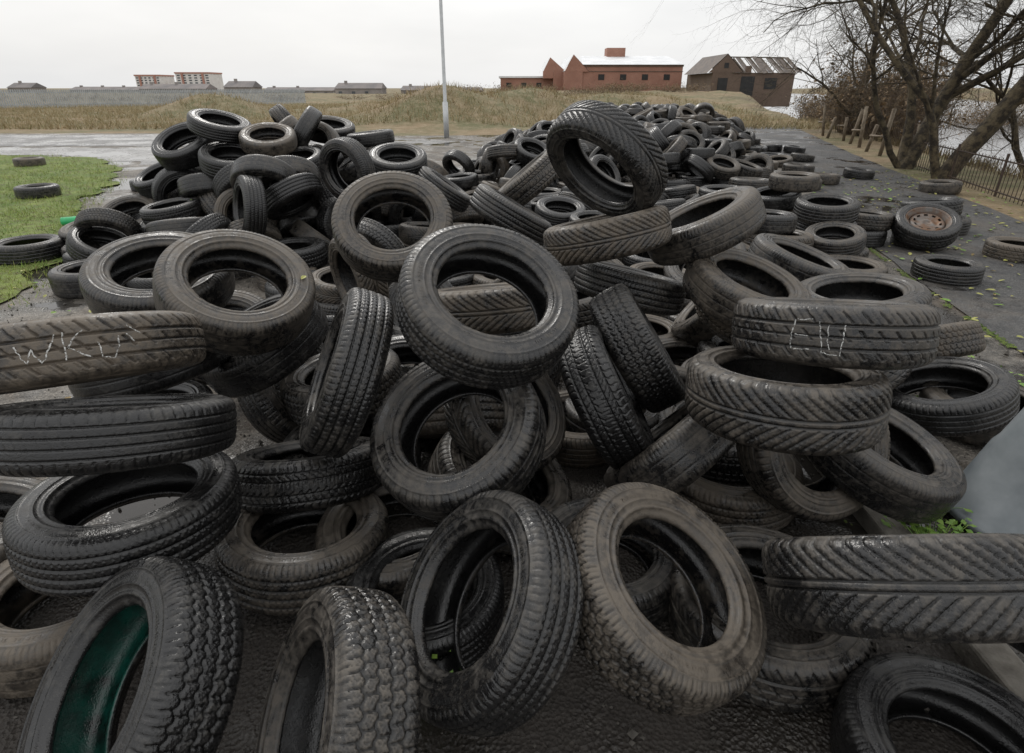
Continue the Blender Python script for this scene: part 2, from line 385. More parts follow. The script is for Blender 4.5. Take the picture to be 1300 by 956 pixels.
revolve(rimb,[(.168,.0),(.162,.035),(.15,.05),(.13,.052),(.11,.046),(.095,.03),(.08,.028),(.06,.04),(.034,.042),(.031,.03),(.0,.03)],60,0,lambda i,j:j==3 and i%6<3)
M_rim=simple('rusty_steel_wheel',(.18,.17,.16),(.14,.075,.04),12,.55,.4,.003,metal=.5)
rim_me=rimb.mesh('rim',(M_rim,))
for i in range(NB):
    if i in drop: continue
    if i<nH:
        if i in CH:
            ax=RM[i][:,2];tv=np.array([0,0,CAMH])-C[i];tv-=ax*tv.dot(ax);tv/=np.linalg.norm(tv);RM[i]=np.stack([tv,np.cross(ax,tv),ax],1)
        o=bpy.data.objects.new('car_tyre',TM[HERO[i][6]]);link(o)
        if i in CH: chalk(CH[i],o)
        if i==RIMI: link(bpy.data.objects.new('steel_wheel_rim',rim_me),o)
    else:
        o=bpy.data.objects.new('pile_tyre',(LOW[random.choice('BDF')] if C[i][1]>8 else TM[random.choice('ABCDEFFFH')]));link(o,pile)
    place(o,C[i],RM[i],S[i],WS[i])
far=[]
for lev in (0,1):
    n=6000;x=rng.uniform(-2,8.0,n);y=rng.uniform(9.8,24,n);h=PH(x,y)
    for a,b,hh in zip(x,y,h):
        if hh<=0.05 and not(random.random()<.010 and a>0): continue
        z=max(.1,hh-.12-.28*lev)
        p=np.array([a,b,z+(random.uniform(-.05,.08) if hh>.3 else 0)])
        if far and np.min(np.sum((np.array(far)-p)**2,1))<.42**2: continue
        far.append(p)
for p in far:
    el=abs(random.gauss(0,.75)) if p[2]>.2 else abs(random.gauss(0,.08));az=random.uniform(0,6.28)
    n=np.array([math.sin(el)*math.cos(az),math.sin(el)*math.sin(az),math.cos(el)])
    o=bpy.data.objects.new('pile_tyre',LOW[random.choice('BDF')]);link(o,pile);place(o,p,frame(n),random.uniform(.9,1.05))
# ---------------------------------------------------------------- terrain
def sst(x): x=np.clip(x,0,1);return x*x*(3-2*x)
def terr(x,y):
    x=np.asarray(x,float);y=np.asarray(y,float)
    rx=x-(5.8+.27*y);z=-2.4*sst((rx-1.5)/2.6)*sst((y+8)/6)
    z=z+3.4*sst((rx-34-.2*y)/8)
    z=z+1.3*sst((y-44)/30)*(1-sst((rx-1)/4))*sst((x+14)/14)
    bm=lambda a,b,h,sx,sy:h*np.exp(-((x-a)/sx)**2-((y-b)/sy)**2)
    z=z+bm(-3.6,31,1.7,3.6,3.2)+bm(1.2,35,1.6,3.6,3.)+bm(-19,39,1.35,3.2,3.)+bm(8,44,1.3,7,4)+bm(-9,46,.7,6,4)
    return z
u=np.linspace(-1,1,260);gx=np.sign(u)*(60*np.abs(u)**1.6+1500*np.abs(u)**9)
v=np.linspace(0,1,280);gy=-12+110*v**1.5+2500*v**10
GX,GY=np.meshgrid(gx,gy,indexing='ij');GZ=terr(GX,GY)
wob=.12*np.sin(GX*1.3+GY*.7)*np.sin(GY*1.1-GX*.4)*sst((GY-27)/6)
V=np.stack([GX,GY,GZ+wob],-1).reshape(-1,3);nx,ny=GX.shape
i=np.arange(nx-1)[:,None];j=np.arange(ny-1)[None];Q=np.stack([i*ny+j,(i+1)*ny+j,(i+1)*ny+j+1,i*ny+j+1],-1).reshape(-1,4)
m,nt,b=newmat('rough_grassland');tc=N(nt,'ShaderNodeTexCoord');o_=tc.outputs['Object']
c=mixc(nt,ramp(nt,noise(nt,o_,.35,4),[(.4,0.),(.6,1.)]),(.20,.145,.08),(.11,.105,.045))
c=mixc(nt,ramp(nt,noise(nt,o_,2.2,5,.7),[(.45,0.),(.7,.8)]),c,(.28,.22,.14))
c=mixc(nt,ramp(nt,noise(nt,o_,.12,3),[(.55,0.),(.7,.6)]),c,(.075,.055,.035))
nt.links.new(c,b.inputs['Base Color']);b.inputs['Roughness'].default_value=.95;bump(nt,b,noise(nt,o_,9,4),.8,.08)
obj('ground',meshfrom('ground',V,Q,None,(m,)))
def asphalt(name,dark,light,wetlo,wethi,sc=1.2,mud=0.,soil_shade=False,pud=(.44,.47)):
    m,nt,b=newmat(name);tc=N(nt,'ShaderNodeTexCoord');o_=tc.outputs['Object']
    c=mixc(nt,ramp(nt,noise(nt,o_,sc,5,.7),[(.38,0.),(.6,1.)]),dark,light)
    vo=N(nt,'ShaderNodeTexVoronoi');vo.inputs['Scale'].default_value=75;nt.links.new(o_,vo.inputs['Vector'])
    g=noise(nt,o_,70,2)
    c=mixc(nt,mth(nt,'MULTIPLY',ramp(nt,g,[(.52,0.),(.68,1.)]),.6),c,tuple(min(1,q*2.4) for q in light))
    c=mixc(nt,ramp(nt,noise(nt,o_,5,5,.85),[(.50,0.),(.62,.75)]),c,tuple(q*.45 for q in dark))
    if mud: c=mixc(nt,ramp(nt,noise(nt,o_,.9,5,.8),[(.5,0.),(.62,mud)]),c,(.08,.058,.038))
    if soil_shade:
        # dark brown soil plus shade of the front tyres, painted into the ground colour
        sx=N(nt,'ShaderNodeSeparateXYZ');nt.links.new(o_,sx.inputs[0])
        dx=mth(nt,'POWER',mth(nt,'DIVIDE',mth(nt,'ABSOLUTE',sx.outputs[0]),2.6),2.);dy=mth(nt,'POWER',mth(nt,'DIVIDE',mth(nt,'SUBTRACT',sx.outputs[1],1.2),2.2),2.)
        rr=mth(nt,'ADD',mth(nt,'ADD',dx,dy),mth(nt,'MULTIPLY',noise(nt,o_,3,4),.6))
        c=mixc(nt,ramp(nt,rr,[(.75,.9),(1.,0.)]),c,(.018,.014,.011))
    # standing rain water: darkened, mirror-smooth patches
    pn=noise(nt,o_,.75,5,.62);wm=ramp(nt,pn,[(pud[0],1.),(pud[1],0.)])
    damp=ramp(nt,pn,[(pud[1]-.01,.7),(pud[1]+.05,0.)])
    c=mixc(nt,damp,c,tuple(q*.55 for q in dark));c=mixc(nt,mth(nt,'MULTIPLY',wm,.75),c,(.02,.018,.016))
    nt.links.new(c,b.inputs['Base Color'])
    ro=ramp(nt,pn,[(pud[0],.05),(pud[1],wetlo),(pud[1]+.08,wethi)]);nt.links.new(ro,b.inputs['Roughness'])
    h=mth(nt,'ADD',mth(nt,'MULTIPLY',vo.outputs['Distance'],.6),noise(nt,o_,22,4,.7))
    bump(nt,b,h,ramp(nt,pn,[(pud[0],.02),(pud[1]+.02,.9)]),.014);return m
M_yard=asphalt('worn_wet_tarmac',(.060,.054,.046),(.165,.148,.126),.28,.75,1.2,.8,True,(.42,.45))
M_path=asphalt('path_asphalt',(.034,.034,.035),(.070,.068,.064),.3,.6,.9,.35,False,(.41,.43))
M_road=asphalt('road_asphalt',(.12,.12,.12),(.2,.195,.19),.3,.7,.5)
def sheet(name,poly,z,mat,jag=0.,sub=.3):
    P=np.array(poly,float);pts=[]
    for k in range(len(P)):
        a,b2=P[k],P[(k+1)%len(P)];n=min(200,max(1,int(np.linalg.norm(b2-a)/sub))) if jag else 1
        for q in range(n):
            p=a+(b2-a)*q/n;w=mn.noise(Vector((p[0]*1.1,p[1]*1.1,3)))*jag+mn.noise(Vector((p[0]*5,p[1]*5,7)))*jag*.5
            d=b2-a;d=d/np.linalg.norm(d);pts.append((p[0]-d[1]*w,p[1]+d[0]*w,z))
    me=bpy.data.meshes.new(name);me.from_pydata(pts,[],[list(range(len(pts)))]);me.materials.append(mat);me.update()
    return obj(name,me)
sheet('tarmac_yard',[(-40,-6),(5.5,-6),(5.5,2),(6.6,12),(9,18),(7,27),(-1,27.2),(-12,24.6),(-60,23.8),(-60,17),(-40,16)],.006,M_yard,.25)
sheet('road',[(-80,19.2),(-12,19.0),(-4.5,18.2),(-1.5,20.5),(-5,22.6),(-14,23.5),(-80,23.0)],.014,M_road,.1)
sheet('concrete_apron',[(-80,16.6),(-13,16.4),(-9.8,14.8),(-6.5,13.6),(-3.5,13.2),(-3.5,17),(-12,18.3),(-80,18.4)],.010,asphalt('wet_concrete',(.12,.12,.12),(.21,.205,.2),.22,.6,.6),.5)
sheet('asphalt_path',[(3.35,-4),(3.5,3.3),(3.75,4.6),(4.3,7),(5.6,11),(8,19),(10.8,28.5),(13.3,28.5),(9.6,17),(7.5,9.5),(6.7,6.6),(6.2,3),(6.1,-4)],.018,M_path,.05)
M_moss=simple('moss',(.06,.10,.02),(.14,.18,.04),30,.95,.8,.01)
MS=[(3.42,2.2),(3.47,3.2),(3.7,4.6),(4.1,6.4)]
bf=Buf()
for k in range(2600):
    if k<1500:
        t=random.random()*2.999;q=int(t);f=t-q
        if math.sin(t*9)+math.sin(t*23+1)<-.4: continue
        p=np.array(MS[q])*(1-f)+np.array(MS[q+1])*f+rng.normal(0,.018,2)
    else:
        cxy=[(2.75,3.4),(2.9,4.3),(2.6,2.9),(-2.4,3.3),(-3.0,4.4),(1.75,1.9)][k%6];p=np.array(cxy)+rng.normal(0,.13,2)
    r=random.uniform(.003,.014)
    a=np.arange(5)*2*math.pi/5+random.random();V=[(p[0]+r*math.cos(t)*random.uniform(.5,1),p[1]+r*math.sin(t)*random.uniform(.6,1.5),.019) for t in a]+[(p[0],p[1],.02+r*.6)]
    bf.add(V,None,[(i,(i+1)%5,5) for i in range(5)])
obj('moss',bf.mesh('moss',(M_moss,),False))
M_conc=simple('old_concrete',(.10,.09,.075),(.20,.185,.16),14,.85,.6,.006)
bf=Buf()
for k in range(5):
    y0=-1.2+k*.93;bf.box(1.42+.02*k,1.54+.02*k,y0,y0+.91,-.02,.085)
ko=obj('concrete_kerb',bf.mesh('kerb',(M_conc,),False));bv=ko.modifiers.new('b','BEVEL');bv.width=.012;bv.segments=2
# loose gravel and rubble
M_grav=simple('gravel_stone',(.03,.026,.022),(.12,.11,.095),9,.8,.3,.003)
bf=Buf();oc=np.array([(1,0,0),(-1,0,0),(0,1,0),(0,-1,0),(0,0,1),(0,0,-1)],float);of=[(0,2,4),(2,1,4),(1,3,4),(3,0,4),(2,0,5),(1,2,5),(3,1,5),(0,3,5)]
for k in range(4200):
    y=.5+5*random.random()**1.3;x=rng.uniform(-1,1)*(1.6+.75*y);s=random.uniform(.003,.011)*(2 if random.random()<.06 else 1)
    bf.add(oc*rng.uniform(.5,1.3,(6,1))*s+np.array([x,y,.006+s*.5]),None,of)
obj('loose_gravel',bf.mesh('g',(M_grav,),False))
# grass lawn left
m,nt,b=newmat('lawn_soil');tc=N(nt,'ShaderNodeTexCoord');o_=tc.outputs['Object']
c=mixc(nt,ramp(nt,noise(nt,o_,1.4,5),[(.4,0.),(.62,1.)]),(.10,.16,.03),(.19,.235,.055));c=mixc(nt,ramp(nt,noise(nt,o_,9,5,.8),[(.47,0.),(.6,.75)]),c,(.085,.065,.03))
nt.links.new(c,b.inputs['Base Color']);b.inputs['Roughness'].default_value=.9;bump(nt,b,noise(nt,o_,60,4),1.,.02)
LAWN=[(-4.3,4.45),(-4.7,5.5),(-5.8,7.4),(-7.0,9.6),(-7.9,11.6),(-9.3,14),(-10.7,15.4),(-12.6,16.2),(-40,16.2),(-40,2.5),(-8,3.4)]
sheet('grass_lawn',LAWN,.024,m,.45,.15)
def inpoly(x,y,P):
    P=np.array(P);c=np.zeros(len(x),bool);j=len(P)-1
    for i in range(len(P)):
        xi,yi=P[i];xj,yj=P[j];t=((yi>y)!=(yj>y))&(x<(xj-xi)*(y-yi)/(yj-yi+1e-12)+xi);c^=t;j=i
    return c
def blades(name,x,y,z,hmin,hmax,wid,mat,lean=.5):
    n=len(x);h=rng.uniform(hmin,hmax,n);a=rng.uniform(0,6.28,n);l=rng.normal(0,lean,(n,2))*h[:,None]
    dx=np.cos(a)*wid;dy=np.sin(a)*wid
    V=np.stack([np.stack([x-dx,y-dy,z],1),np.stack([x+dx,y+dy,z],1),np.stack([x+l[:,0],y+l[:,1],z+h],1)],1)
    T=np.arange(n*3).reshape(-1,3);return obj(name,meshfrom(name,V,None,T,(mat,),False))
def bladeMat(name,c1,c2,c3):
    m,nt,b=newmat(name);tc=N(nt,'ShaderNodeTexCoord');o_=tc.outputs['Object']
    c=mixc(nt,ramp(nt,noise(nt,o_,1.2,3),[(.42,0.),(.6,1.)]),c1,c2);c=mixc(nt,ramp(nt,noise(nt,o_,40,1),[(.5,0.),(.6,1.)]),c,c3)
    nt.links.new(c,b.inputs['Base Color']);b.inputs['Roughness'].default_value=.8;return m
n=170000;x=rng.uniform(-16,-4,n);y=rng.uniform(3.2,16.2,n)
LW=[(px+.25,py) for px,py in LAWN]
dens=np.array([mn.noise(Vector((a*1.5,b*1.5,2.)))+.6*mn.noise(Vector((a*5,b*5,2.))) for a,b in zip(x,y)])
k=(inpoly(x,y,LAWN)|(inpoly(x,y,LW)&(rng.random(n)<.3)))&(rng.random(n)<np.clip(1.6-np.hypot(x,y)/14,.25,1))&(rng.random(n)<np.clip(.9+dens*1.4,.15,1));x=x[k];y=y[k]
blades('lawn_grass',x,y,np.full(len(x),.02),.02,.075,.004,bladeMat('green_grass',(.13,.23,.03),(.25,.32,.06),(.25,.23,.09)),.6)
n=60000;x=rng.uniform(-45,16,n);y=27+40*rng.random(n)**1.4;k=(x-(5.8+.27*y)<1.6)&(np.abs(x)<y*1.1);x=x[k];y=y[k]
blades('dry_grass',x,y,terr(x,y)-.03,.1,.42,.02,bladeMat('dry_grass',(.32,.24,.13),(.17,.165,.065),(.42,.33,.21)),.45)
n=5000;t=rng.uniform(5,34,n);o2=rng.uniform(1.2,2.3,n);x=5.8+.27*t+o2;y=t
blades('bank_reeds',x,y,terr(x,y)-.02,.1,.36,.012,bladeMat('reed',(.2,.15,.075),(.13,.11,.05),(.3,.24,.14)),.35)
# water
m,nt,b=newmat('canal_water');b.inputs['Base Color'].default_value=(.16,.16,.165,1);b.inputs['Roughness'].default_value=.12
tc=N(nt,'ShaderNodeTexCoord');bump(nt,b,noise(nt,tc.outputs['Object'],2.5,3),.25,.05)
me=bpy.data.meshes.new('w');me.from_pydata([(6,-30,-1.05),(120,-30,-1.05),(150,400,-1.05),(12,400,-1.05)],[],[(0,1,2,3)]);me.materials.append(m);obj('canal_water',me)
# ---------------------------------------------------------------- vegetation
M_bark=simple('bark',(.036,.028,.019),(.14,.11,.065),7,.9,1.,.05,stops=(.42,.6))
M_twig=simple('twig',(.07,.05,.035),(.16,.12,.08),6,.9,0)
M_dead=simple('dead_leaf',(.24,.16,.085),(.15,.11,.065),3,.8,0)
def branch(bf,p,d,L,r,lev,maxlev,droop):
    n=8 if lev<2 else 4;pts=[p];d=d/np.linalg.norm(d);rad=[r]
    for q in range(n):
        d=d+rng.normal(0,.13+.05*lev,3)+np.array([0,0,(.03 if lev<2 else -droop)]);d/=np.linalg.norm(d)
        p=p+d*L/n;pts.append(p);rad.append((r*(1-.62*(q+1)/n) if lev<maxlev else r*(1-.8*(q+1)/n))*random.uniform(.93,1.07))
    bf.tube(pts,rad,8 if lev<1 else (5 if lev<2 else 3))
    if lev>=maxlev: return
    nb={0:8,1:8,2:6,3:5}[lev] if lev<4 else 3
    for q in range(nb):
        t=random.uniform(.25,1.) if lev else random.uniform(.3,1.)
        k=min(n-1,int(t*n));f=t*n-k;pp=pts[k]*(1-f)+pts[k+1]*f
        ax=rng.normal(0,1,3);dd=(pts[k+1]-pts[k]);dd/=np.linalg.norm(dd)
        s=np.cross(dd,ax);s/=np.linalg.norm(s);a=random.uniform(.45,.95)
        branch(bf,pp,dd*math.cos(a)+s*math.sin(a),L*random.uniform(.48,.72),rad[k]*random.uniform(.42,.62),lev+1,maxlev,droop)
def tree(name,base,specs,maxlev=4,droop=.06):
    bf=Buf();e=empty(name,base)
    for (d,L,r) in specs: branch(bf,np.zeros(3),np.array(d,float),L,r,0,maxlev,droop)
    obj('trunk_and_branches',bf.mesh(name,(M_bark,)),e)
tree('bare_tree',(9.0,13.6,-.1),[((.42,.0,1),5.6,.18),((.05,.1,1),4.8,.11),((-.7,-.1,.9),4.4,.07)],4,.08)
tree('bare_tree',(8.75,12.0,-.15),[((.4,.0,1),5.4,.19),((-.5,.1,1.0),4.6,.09)],4,.08)
tree('bare_tree',(13.2,14.5,-1.6),[((.1,0,1),5.5,.17),((-.5,0,1),4.5,.1)])
tree('bare_tree',(13.5,23,-1.),[((-.2,0,1),5.5,.14),((.4,0,1),5,.12)])
tree('bare_tree',(9.7,9.6,-.8),[((.08,-.1,1),4.8,.12)],4,.1)
def shrubs(name,cs,stem,mat,leafmat=None,leafn=10):
    bf=Buf()
    for (cx,cy,r,h) in cs:
        cz=float(terr(cx,cy));
        for s in range(stem):
            a=random.uniform(0,6.28);rr=r*.35*math.sqrt(random.random());p=np.array([cx+rr*math.cos(a),cy+rr*math.sin(a),cz-.05])
            hh=h*random.uniform(.5,1.05);o3=np.array([math.cos(a),math.sin(a)])*r*random.uniform(.2,1.)
            pts=[p]
            for q in(.4,.75,1.): pts.append(p+np.array([*(o3*q**1.5),hh*q])+rng.normal(0,.06*h,3))
            bf.tube(pts,[.014,.01,.007,.003],3)
            for _ in range(5):
                k=random.randint(1,2);f=random.random();b0=pts[k]*(1-f)+pts[k+1]*f
                b1=b0+rng.normal(0,.2*h,3)*.8+np.array([0,0,.12*h]);bf.tube([b0,(b0+b1)/2+rng.normal(0,.03,3),b1],[.007,.005,.002],3)
                if leafmat is not None:
                    for _l in range(leafn//5):
                        q=b1+rng.normal(0,.12,3);u1=rng.normal(0,.03,3);u2=rng.normal(0,.03,3)
                        bf.add([q-u1,q+u2,q+u1,q-u2],[(0,1,2,3)],m=1)
    return obj(name,bf.mesh(name,(mat,leafmat) if leafmat else (mat,),False))
cs=[(5.8+.27*y+random.uniform(.6,1.8)+(1.6 if y>27 else .5),y,random.uniform(.9,1.6),random.uniform(1.6,2.9)) for y in np.linspace(19,40,26)]
shrubs('bare_shrub_thicket',cs,60,M_twig,M_dead,10)
cs=[(random.uniform(31,50),random.uniform(46,62),2.2,random.uniform(2.,4.)) for _ in range(20)]
shrubs('distant_shrub_thicket',cs,50,M_twig,M_dead,15)
cs=[(5.8+.27*y+34+.2*y+random.uniform(4,10),y,2.5,random.uniform(2.,4)) for y in np.linspace(0,70,26)]
shrubs('far_bank_thicket',cs,44,M_twig,M_dead,15)
cs=[(random.uniform(-10,22),random.uniform(60,74),3,random.uniform(.5,1.1)) for _ in range(22)]+[(random.uniform(-75,-15),random.uniform(70,100),3,random.uniform(.4,.9)) for _ in range(16)]
shrubs('low_scrub',cs,30,M_twig,M_dead,15)
# ---------------------------------------------------------------- buildings
def brickmat(name,c1,c2,mo,s):
    m,nt,b=newmat(name);tc=N(nt,'ShaderNodeTexCoord');o_=tc.outputs['Object']
    mp=N(nt,'ShaderNodeMapping');mp.inputs['Rotation'].default_value=(math.pi/2,0,0);nt.links.new(o_,mp.inputs[0])
    br=N(nt,'ShaderNodeTexBrick');nt.links.new(mp.outputs[0],br.inputs[0])
    br.inputs['Color1'].default_value=(*c1,1);br.inputs['Color2'].default_value=(*c2,1);br.inputs['Mortar'].default_value=(*mo,1);br.inputs['Scale'].default_value=s
    c=mixc(nt,ramp(nt,noise(nt,o_,.5,4),[(.4,0.),(.7,.5)]),br.outputs['Color'],tuple(q*.55 for q in c1))
    nt.links.new(c,b.inputs['Base Color']);b.inputs['Roughness'].default_value=.9;return m
M_brick=brickmat('red_brick',(.36,.17,.12),(.30,.14,.10),(.32,.24,.19),4)
M_brick2=brickmat('dark_brick',(.15,.10,.075),(.11,.075,.055),(.16,.13,.10),4)
M_wroof=simple('pale_metal_roof',(.60,.61,.62),(.74,.75,.76),.6,.5,0)
M_slate=simple('slate',(.06,.05,.045),(.13,.10,.08),1.5,.7,.3,.02)
M_harl=simple('hazy_grey_harling',(.22,.20,.19),(.32,.29,.27),.4,.9,0)  # far house walls, distance haze mixed into the grey
M_htile=simple('hazy_tiles',(.13,.12,.12),(.20,.175,.165),.3,.85,0)  # far house roofs, lightened in colour to carry distance haze
M_dark=simple('dark_opening',(.01,.01,.01),(.02,.02,.02),2,.6,0)
M_white=simple('white_render',(.6,.58,.56),(.72,.70,.68),.3,.7,0)
M_glass=simple('window_glass',(.05,.06,.07),(.09,.10,.11),1,.2,0)
M_rust=simple('orange_cladding',(.42,.22,.17),(.36,.18,.14),.3,.7,0)
def prism(bf,x0,x1,y0,y1,z0,z1,xp,m):
    bf.add([(x0,y0,z0),(x1,y0,z0),(xp,y0,z1),(x0,y1,z0),(x1,y1,z0),(xp,y1,z1)],[(1,4,5,2),(0,2,5,3)],None,m=m)
def gable(bf,x0,x1,y,z0,z1,xp,m): bf.add([(x0,y,z0),(x1,y,z0),(xp,y,z1)],None,[(0,1,2)],m=m)
e=empty('brick_warehouse',(.9,92,1.15));e.scale=(.89,.89,.84)
bf=Buf();bf.box(10.6,27,0,22,-2,4.3);bf.box(6,10.58,3,20,-2,3.4);bf.box(-3,5.98,5,16,-2,2.3)
gable(bf,4.3,8.0,2.99,3.4,5.6,5.4,0);bf.box(4.3,5.98,2.995,4.9,2.2,3.4);gable(bf,7.6,11.6,-.25,3.2,5.9,9.0,0);bf.box(7.6,10.58,-.24,3,-2,3.2)
bf.box(15.6,18.8,8,11,4.3,7.4)
obj('walls',bf.mesh('w',(M_brick,),False),e)
bf=Buf();prism(bf,4.3,8.0,3.02,20,3.41,5.6,5.4,0);prism(bf,7.6,11.6,-.22,22,3.3,5.9,9.0,0)
bf.add([(10.4,-.3,4.32),(27.3,-.3,4.32),(26.4,9,6.1),(11.3,9,6.1),(10.4,22.2,4.32),(27.3,22.2,4.32)],[(0,1,2,3),(3,2,5,4)],[(1,5,2),(0,3,4)])
bf.box(-3.3,6,4.7,16.3,2.31,2.6)
obj('roof',bf.mesh('r',(M_wroof,),False),e)
bf=Buf()
for k in range(4): bf.box(13.2+k*3.6,14.2+k*3.6,-.05,.05,1.9,2.8)
for k in range(3): bf.box(-2+k*2.6,-1.1+k*2.6,4.94,5.02,.8,1.5)
obj('windows',bf.mesh('g',(M_dark,),False),e)
bf=Buf();bf.box(10.5,27.1,-.12,-.01,4.0,4.28);bf.box(10.5,27.1,-.08,-.01,3.2,3.3);obj('parapet_band',bf.mesh('p',(M_brick2,),False),e)
e=empty('derelict_shed',(1.2,78,1.2));e.scale=(.93,.93,.85)
bf=Buf();bf.box(25.5,36.5,0,.4,-2,2.6);bf.box(25.5,25.9,.4,12,-2,2.6);bf.box(36.1,36.5,.4,12,-2,2.6);bf.box(25.9,36.1,11.6,12,-2,2.6)
gable(bf,24.9,29.6,-.02,2.6,5.0,27.2,0);bf.box(29.9,30.6,-.03,.4,2.6,3.5)
obj('walls',bf.mesh('w',(M_brick2,),False),e)
bf=Buf();prism(bf,24.7,29.8,.0,11,2.55,5.1,27.2,0)
for k in range(12):
    x0=28.4+k*.75
    if k in(3,7): continue
    top=4.9+random.uniform(-.25,.1)
    bf.quad((x0,-.2,2.55+random.uniform(-.1,.1)),(x0+.72,-.2,2.6),(x0+.72,5,top),(x0,5,top))
for k in range(13): bf.tube([(28.2+k*.75,-.3,2.5),(28.2+k*.75,5,4.85)],.06,4,m=1)
bf.tube([(28,5,4.9),(37,5,4.8)],.09,4,m=1)
for k in range(6): bf.tube([(35.8,k*2.,2.4),(36.6+random.uniform(-.5,.5),k*2.,4.3)],.06,4,m=1)
obj('broken_roof',bf.mesh('r',(M_slate,M_bark),False),e)
bf=Buf();bf.box(26.3,27.6,-.05,.02,-.5,1.9);bf.box(29.4,31.2,-.05,.02,-.5,2.1);bf.box(32.6,34.2,-.05,.02,.4,1.9);bf.box(26.9,27.5,-.06,-.03,3.2,3.9);obj('openings',bf.mesh('o',(M_dark,),False),e)
for (x0,wd,fl) in ((-192,13,6),(-168,18,7)):
    e=empty('tower_block',(x0,330,-.5));e.scale=(1,1,.68);bf=Buf();hh=fl*1.75+1
    bf.box(-wd/2,wd/2,0,14,-2,hh,0);bf.box(-wd/2-.3,wd/2+.3,-.3,14.3,hh,hh+1.,2)
    for f in range(fl):
        for k in range(6):
            xx=-wd/2+(k+.25)*wd/6;bf.box(xx,xx+wd/12,-.06,.05,1+f*1.75,1.9+f*1.75,1)
    for q in (-.3,.3): bf.box(wd*q-.5,wd*q+.5,-.5,-.07,-2,hh+.5,2)
    obj('tower',bf.mesh('t',(M_white,M_glass,M_rust),False),e)
for k,(x0,wd,y0,hs) in enumerate([(-232,30,250,.9),(-190,9,240,1.1),(-152,38,240,.75),(-112,22,205,.95),(-88,9,200,1.15),(-74,24,215,.7),(-47,14,190,1.),(-30,8,190,.8),(-20,20,205,.7)]):
    e=empty('terraced_house',(x0,y0,-.9));e.scale=(1,1,hs);bf=Buf()
    bf.box(-wd/2,wd/2,0,8,-1,2.4,0);bf.add([(-wd/2-.3,-.3,2.4),(wd/2+.3,-.3,2.4),(wd/2-.1,4,4.0),(-wd/2+.1,4,4.0),(-wd/2-.3,8.3,2.4),(wd/2+.3,8.3,2.4)],[(0,1,2,3),(3,2,5,4)],[(1,5,2),(0,3,4)],m=1)
    for q in range(int(wd/4)): bf.box(-wd/2+1+q*4,-wd/2+2+q*4,-.05,.02,.4,1.6,2)
    for q in range(max(1,int(wd/9))): bf.box(-wd/2+2+q*8.3,-wd/2+2.8+q*8.3,3.6,4.4,3.3,4.6,0)
    obj('house',bf.mesh('h',(M_harl,M_htile,M_glass),False),e)
# palisade fence
M_gal=simple('galvanised_steel',(.30,.32,.33),(.42,.44,.45),3,.55,0,metal=.2)
bf=Buf();P0=np.array([-58.,44.]);P1=np.array([-24.,72.]);L=np.linalg.norm(P1-P0);d=(P1-P0)/L
for k in range(int(L/.16)):
    p=P0+d*k*.16;z=float(terr(p[0],p[1]))-.1;q=p+d*.12
    bf.add([(p[0],p[1],z),(q[0],q[1],z),(q[0],q[1],z+1.6),((p[0]+q[0])/2,(p[1]+q[1])/2,z+1.7),(p[0],p[1],z+1.6)],[(0,1,2,4)],[(4,2,3)])
for hz in(.3,1.3):
    for s in range(20):
        p=P0+d*L*s/20;q=P0+d*L*(s+1)/20;zp=float(terr(*p));zq=float(terr(*q));bf.tube([(p[0],p[1]+.05,zp+hz),(q[0],q[1]+.05,zq+hz)],.035,4)
obj('palisade_fence',bf.mesh('f',(M_gal,),False))
# riverside railing
M_iron=simple('rusty_iron',(.03,.02,.015),(.07,.045,.03),20,.7,.3,.002)
bf=Buf();ys=np.arange(4.5,13.5,.12);fx=lambda y:6.55+.27*(y-4.5)+.25
for k,y in enumerate(ys):
    hgt=.62;x=fx(y);post=k%15==0
    bf.tube([(x,y,-.02),(x,y,hgt+(.08 if post else 0))],.022 if post else .008,6 if post else 4,cap=True)
for hz in(.08,.58): bf.tube([(fx(ys[0]),ys[0],hz),(fx(ys[-1]),ys[-1],hz)],.013,4)
obj('iron_railing',bf.mesh('f',(M_iron,),False))
bf=Buf()
for k in range(9):
    y=13.8+k*1.2;x=fx(y)+.15+random.uniform(-.2,.2);t=rng.normal(0,.1,2);z=float(terr(x,y))
    bf.tube([(x,y,z-.1),(x+t[0],y+t[1],z+random.uniform(.7,1.2))],.05,6,cap=True)
    if k%2==0: bf.tube([(x,y,z+.5),(x+.27,y+1.1,z+.45)],.03,4,cap=True)
obj('broken_wooden_fence',bf.mesh('f',(simple('weathered_wood',(.12,.09,.06),(.22,.18,.13),8,.85,.3),)))
# lamp post
M_lp=simple('painted_steel',(.45,.46,.46),(.55,.56,.56),6,.45,0)
e=empty('lamp_post',(-2.45,22.6,0));bf=Buf()
bf.tube([(0,0,0),(0,0,1.2)],.1,14,cap=True);bf.tube([(0,0,1.2),(0,0,1.25),(0,0,8.2)],[.1,.065,.05],14)
bf.tube([(0,0,8.2),(.1,-.1,8.6),(.5,-.4,8.8),(1.1,-.9,8.85)],.035,8);obj('column',bf.mesh('c',(M_lp,)),e)
bf=Buf();bf.tube([(1.0,-.85,8.85),(1.15,-.95,8.86),(1.6,-1.3,8.86),(1.75,-1.4,8.86)],[.04,.12,.12,.03],10,cap=True);obj('lantern',bf.mesh('l',(M_lp,)),e)
# leaning grey steel post front right
M_post=simple('grey_painted_post',(.15,.17,.18),(.23,.25,.26),5,.45,.3,.002)
bf=Buf();p0=np.array([2.04,1.93,0]);ax=np.array([.30,-.05,1.0]);ax/=np.linalg.norm(ax)
prof=[(0,.2),(.03,.2),(.05,.165),(.32,.16),(.36,.15),(1.2,.115),(2.6,.10)]
bf.tube([p0+ax*a for a,_ in prof],[r for _,r in prof],32,cap=True);obj('steel_post',bf.mesh('p',(M_post,)))
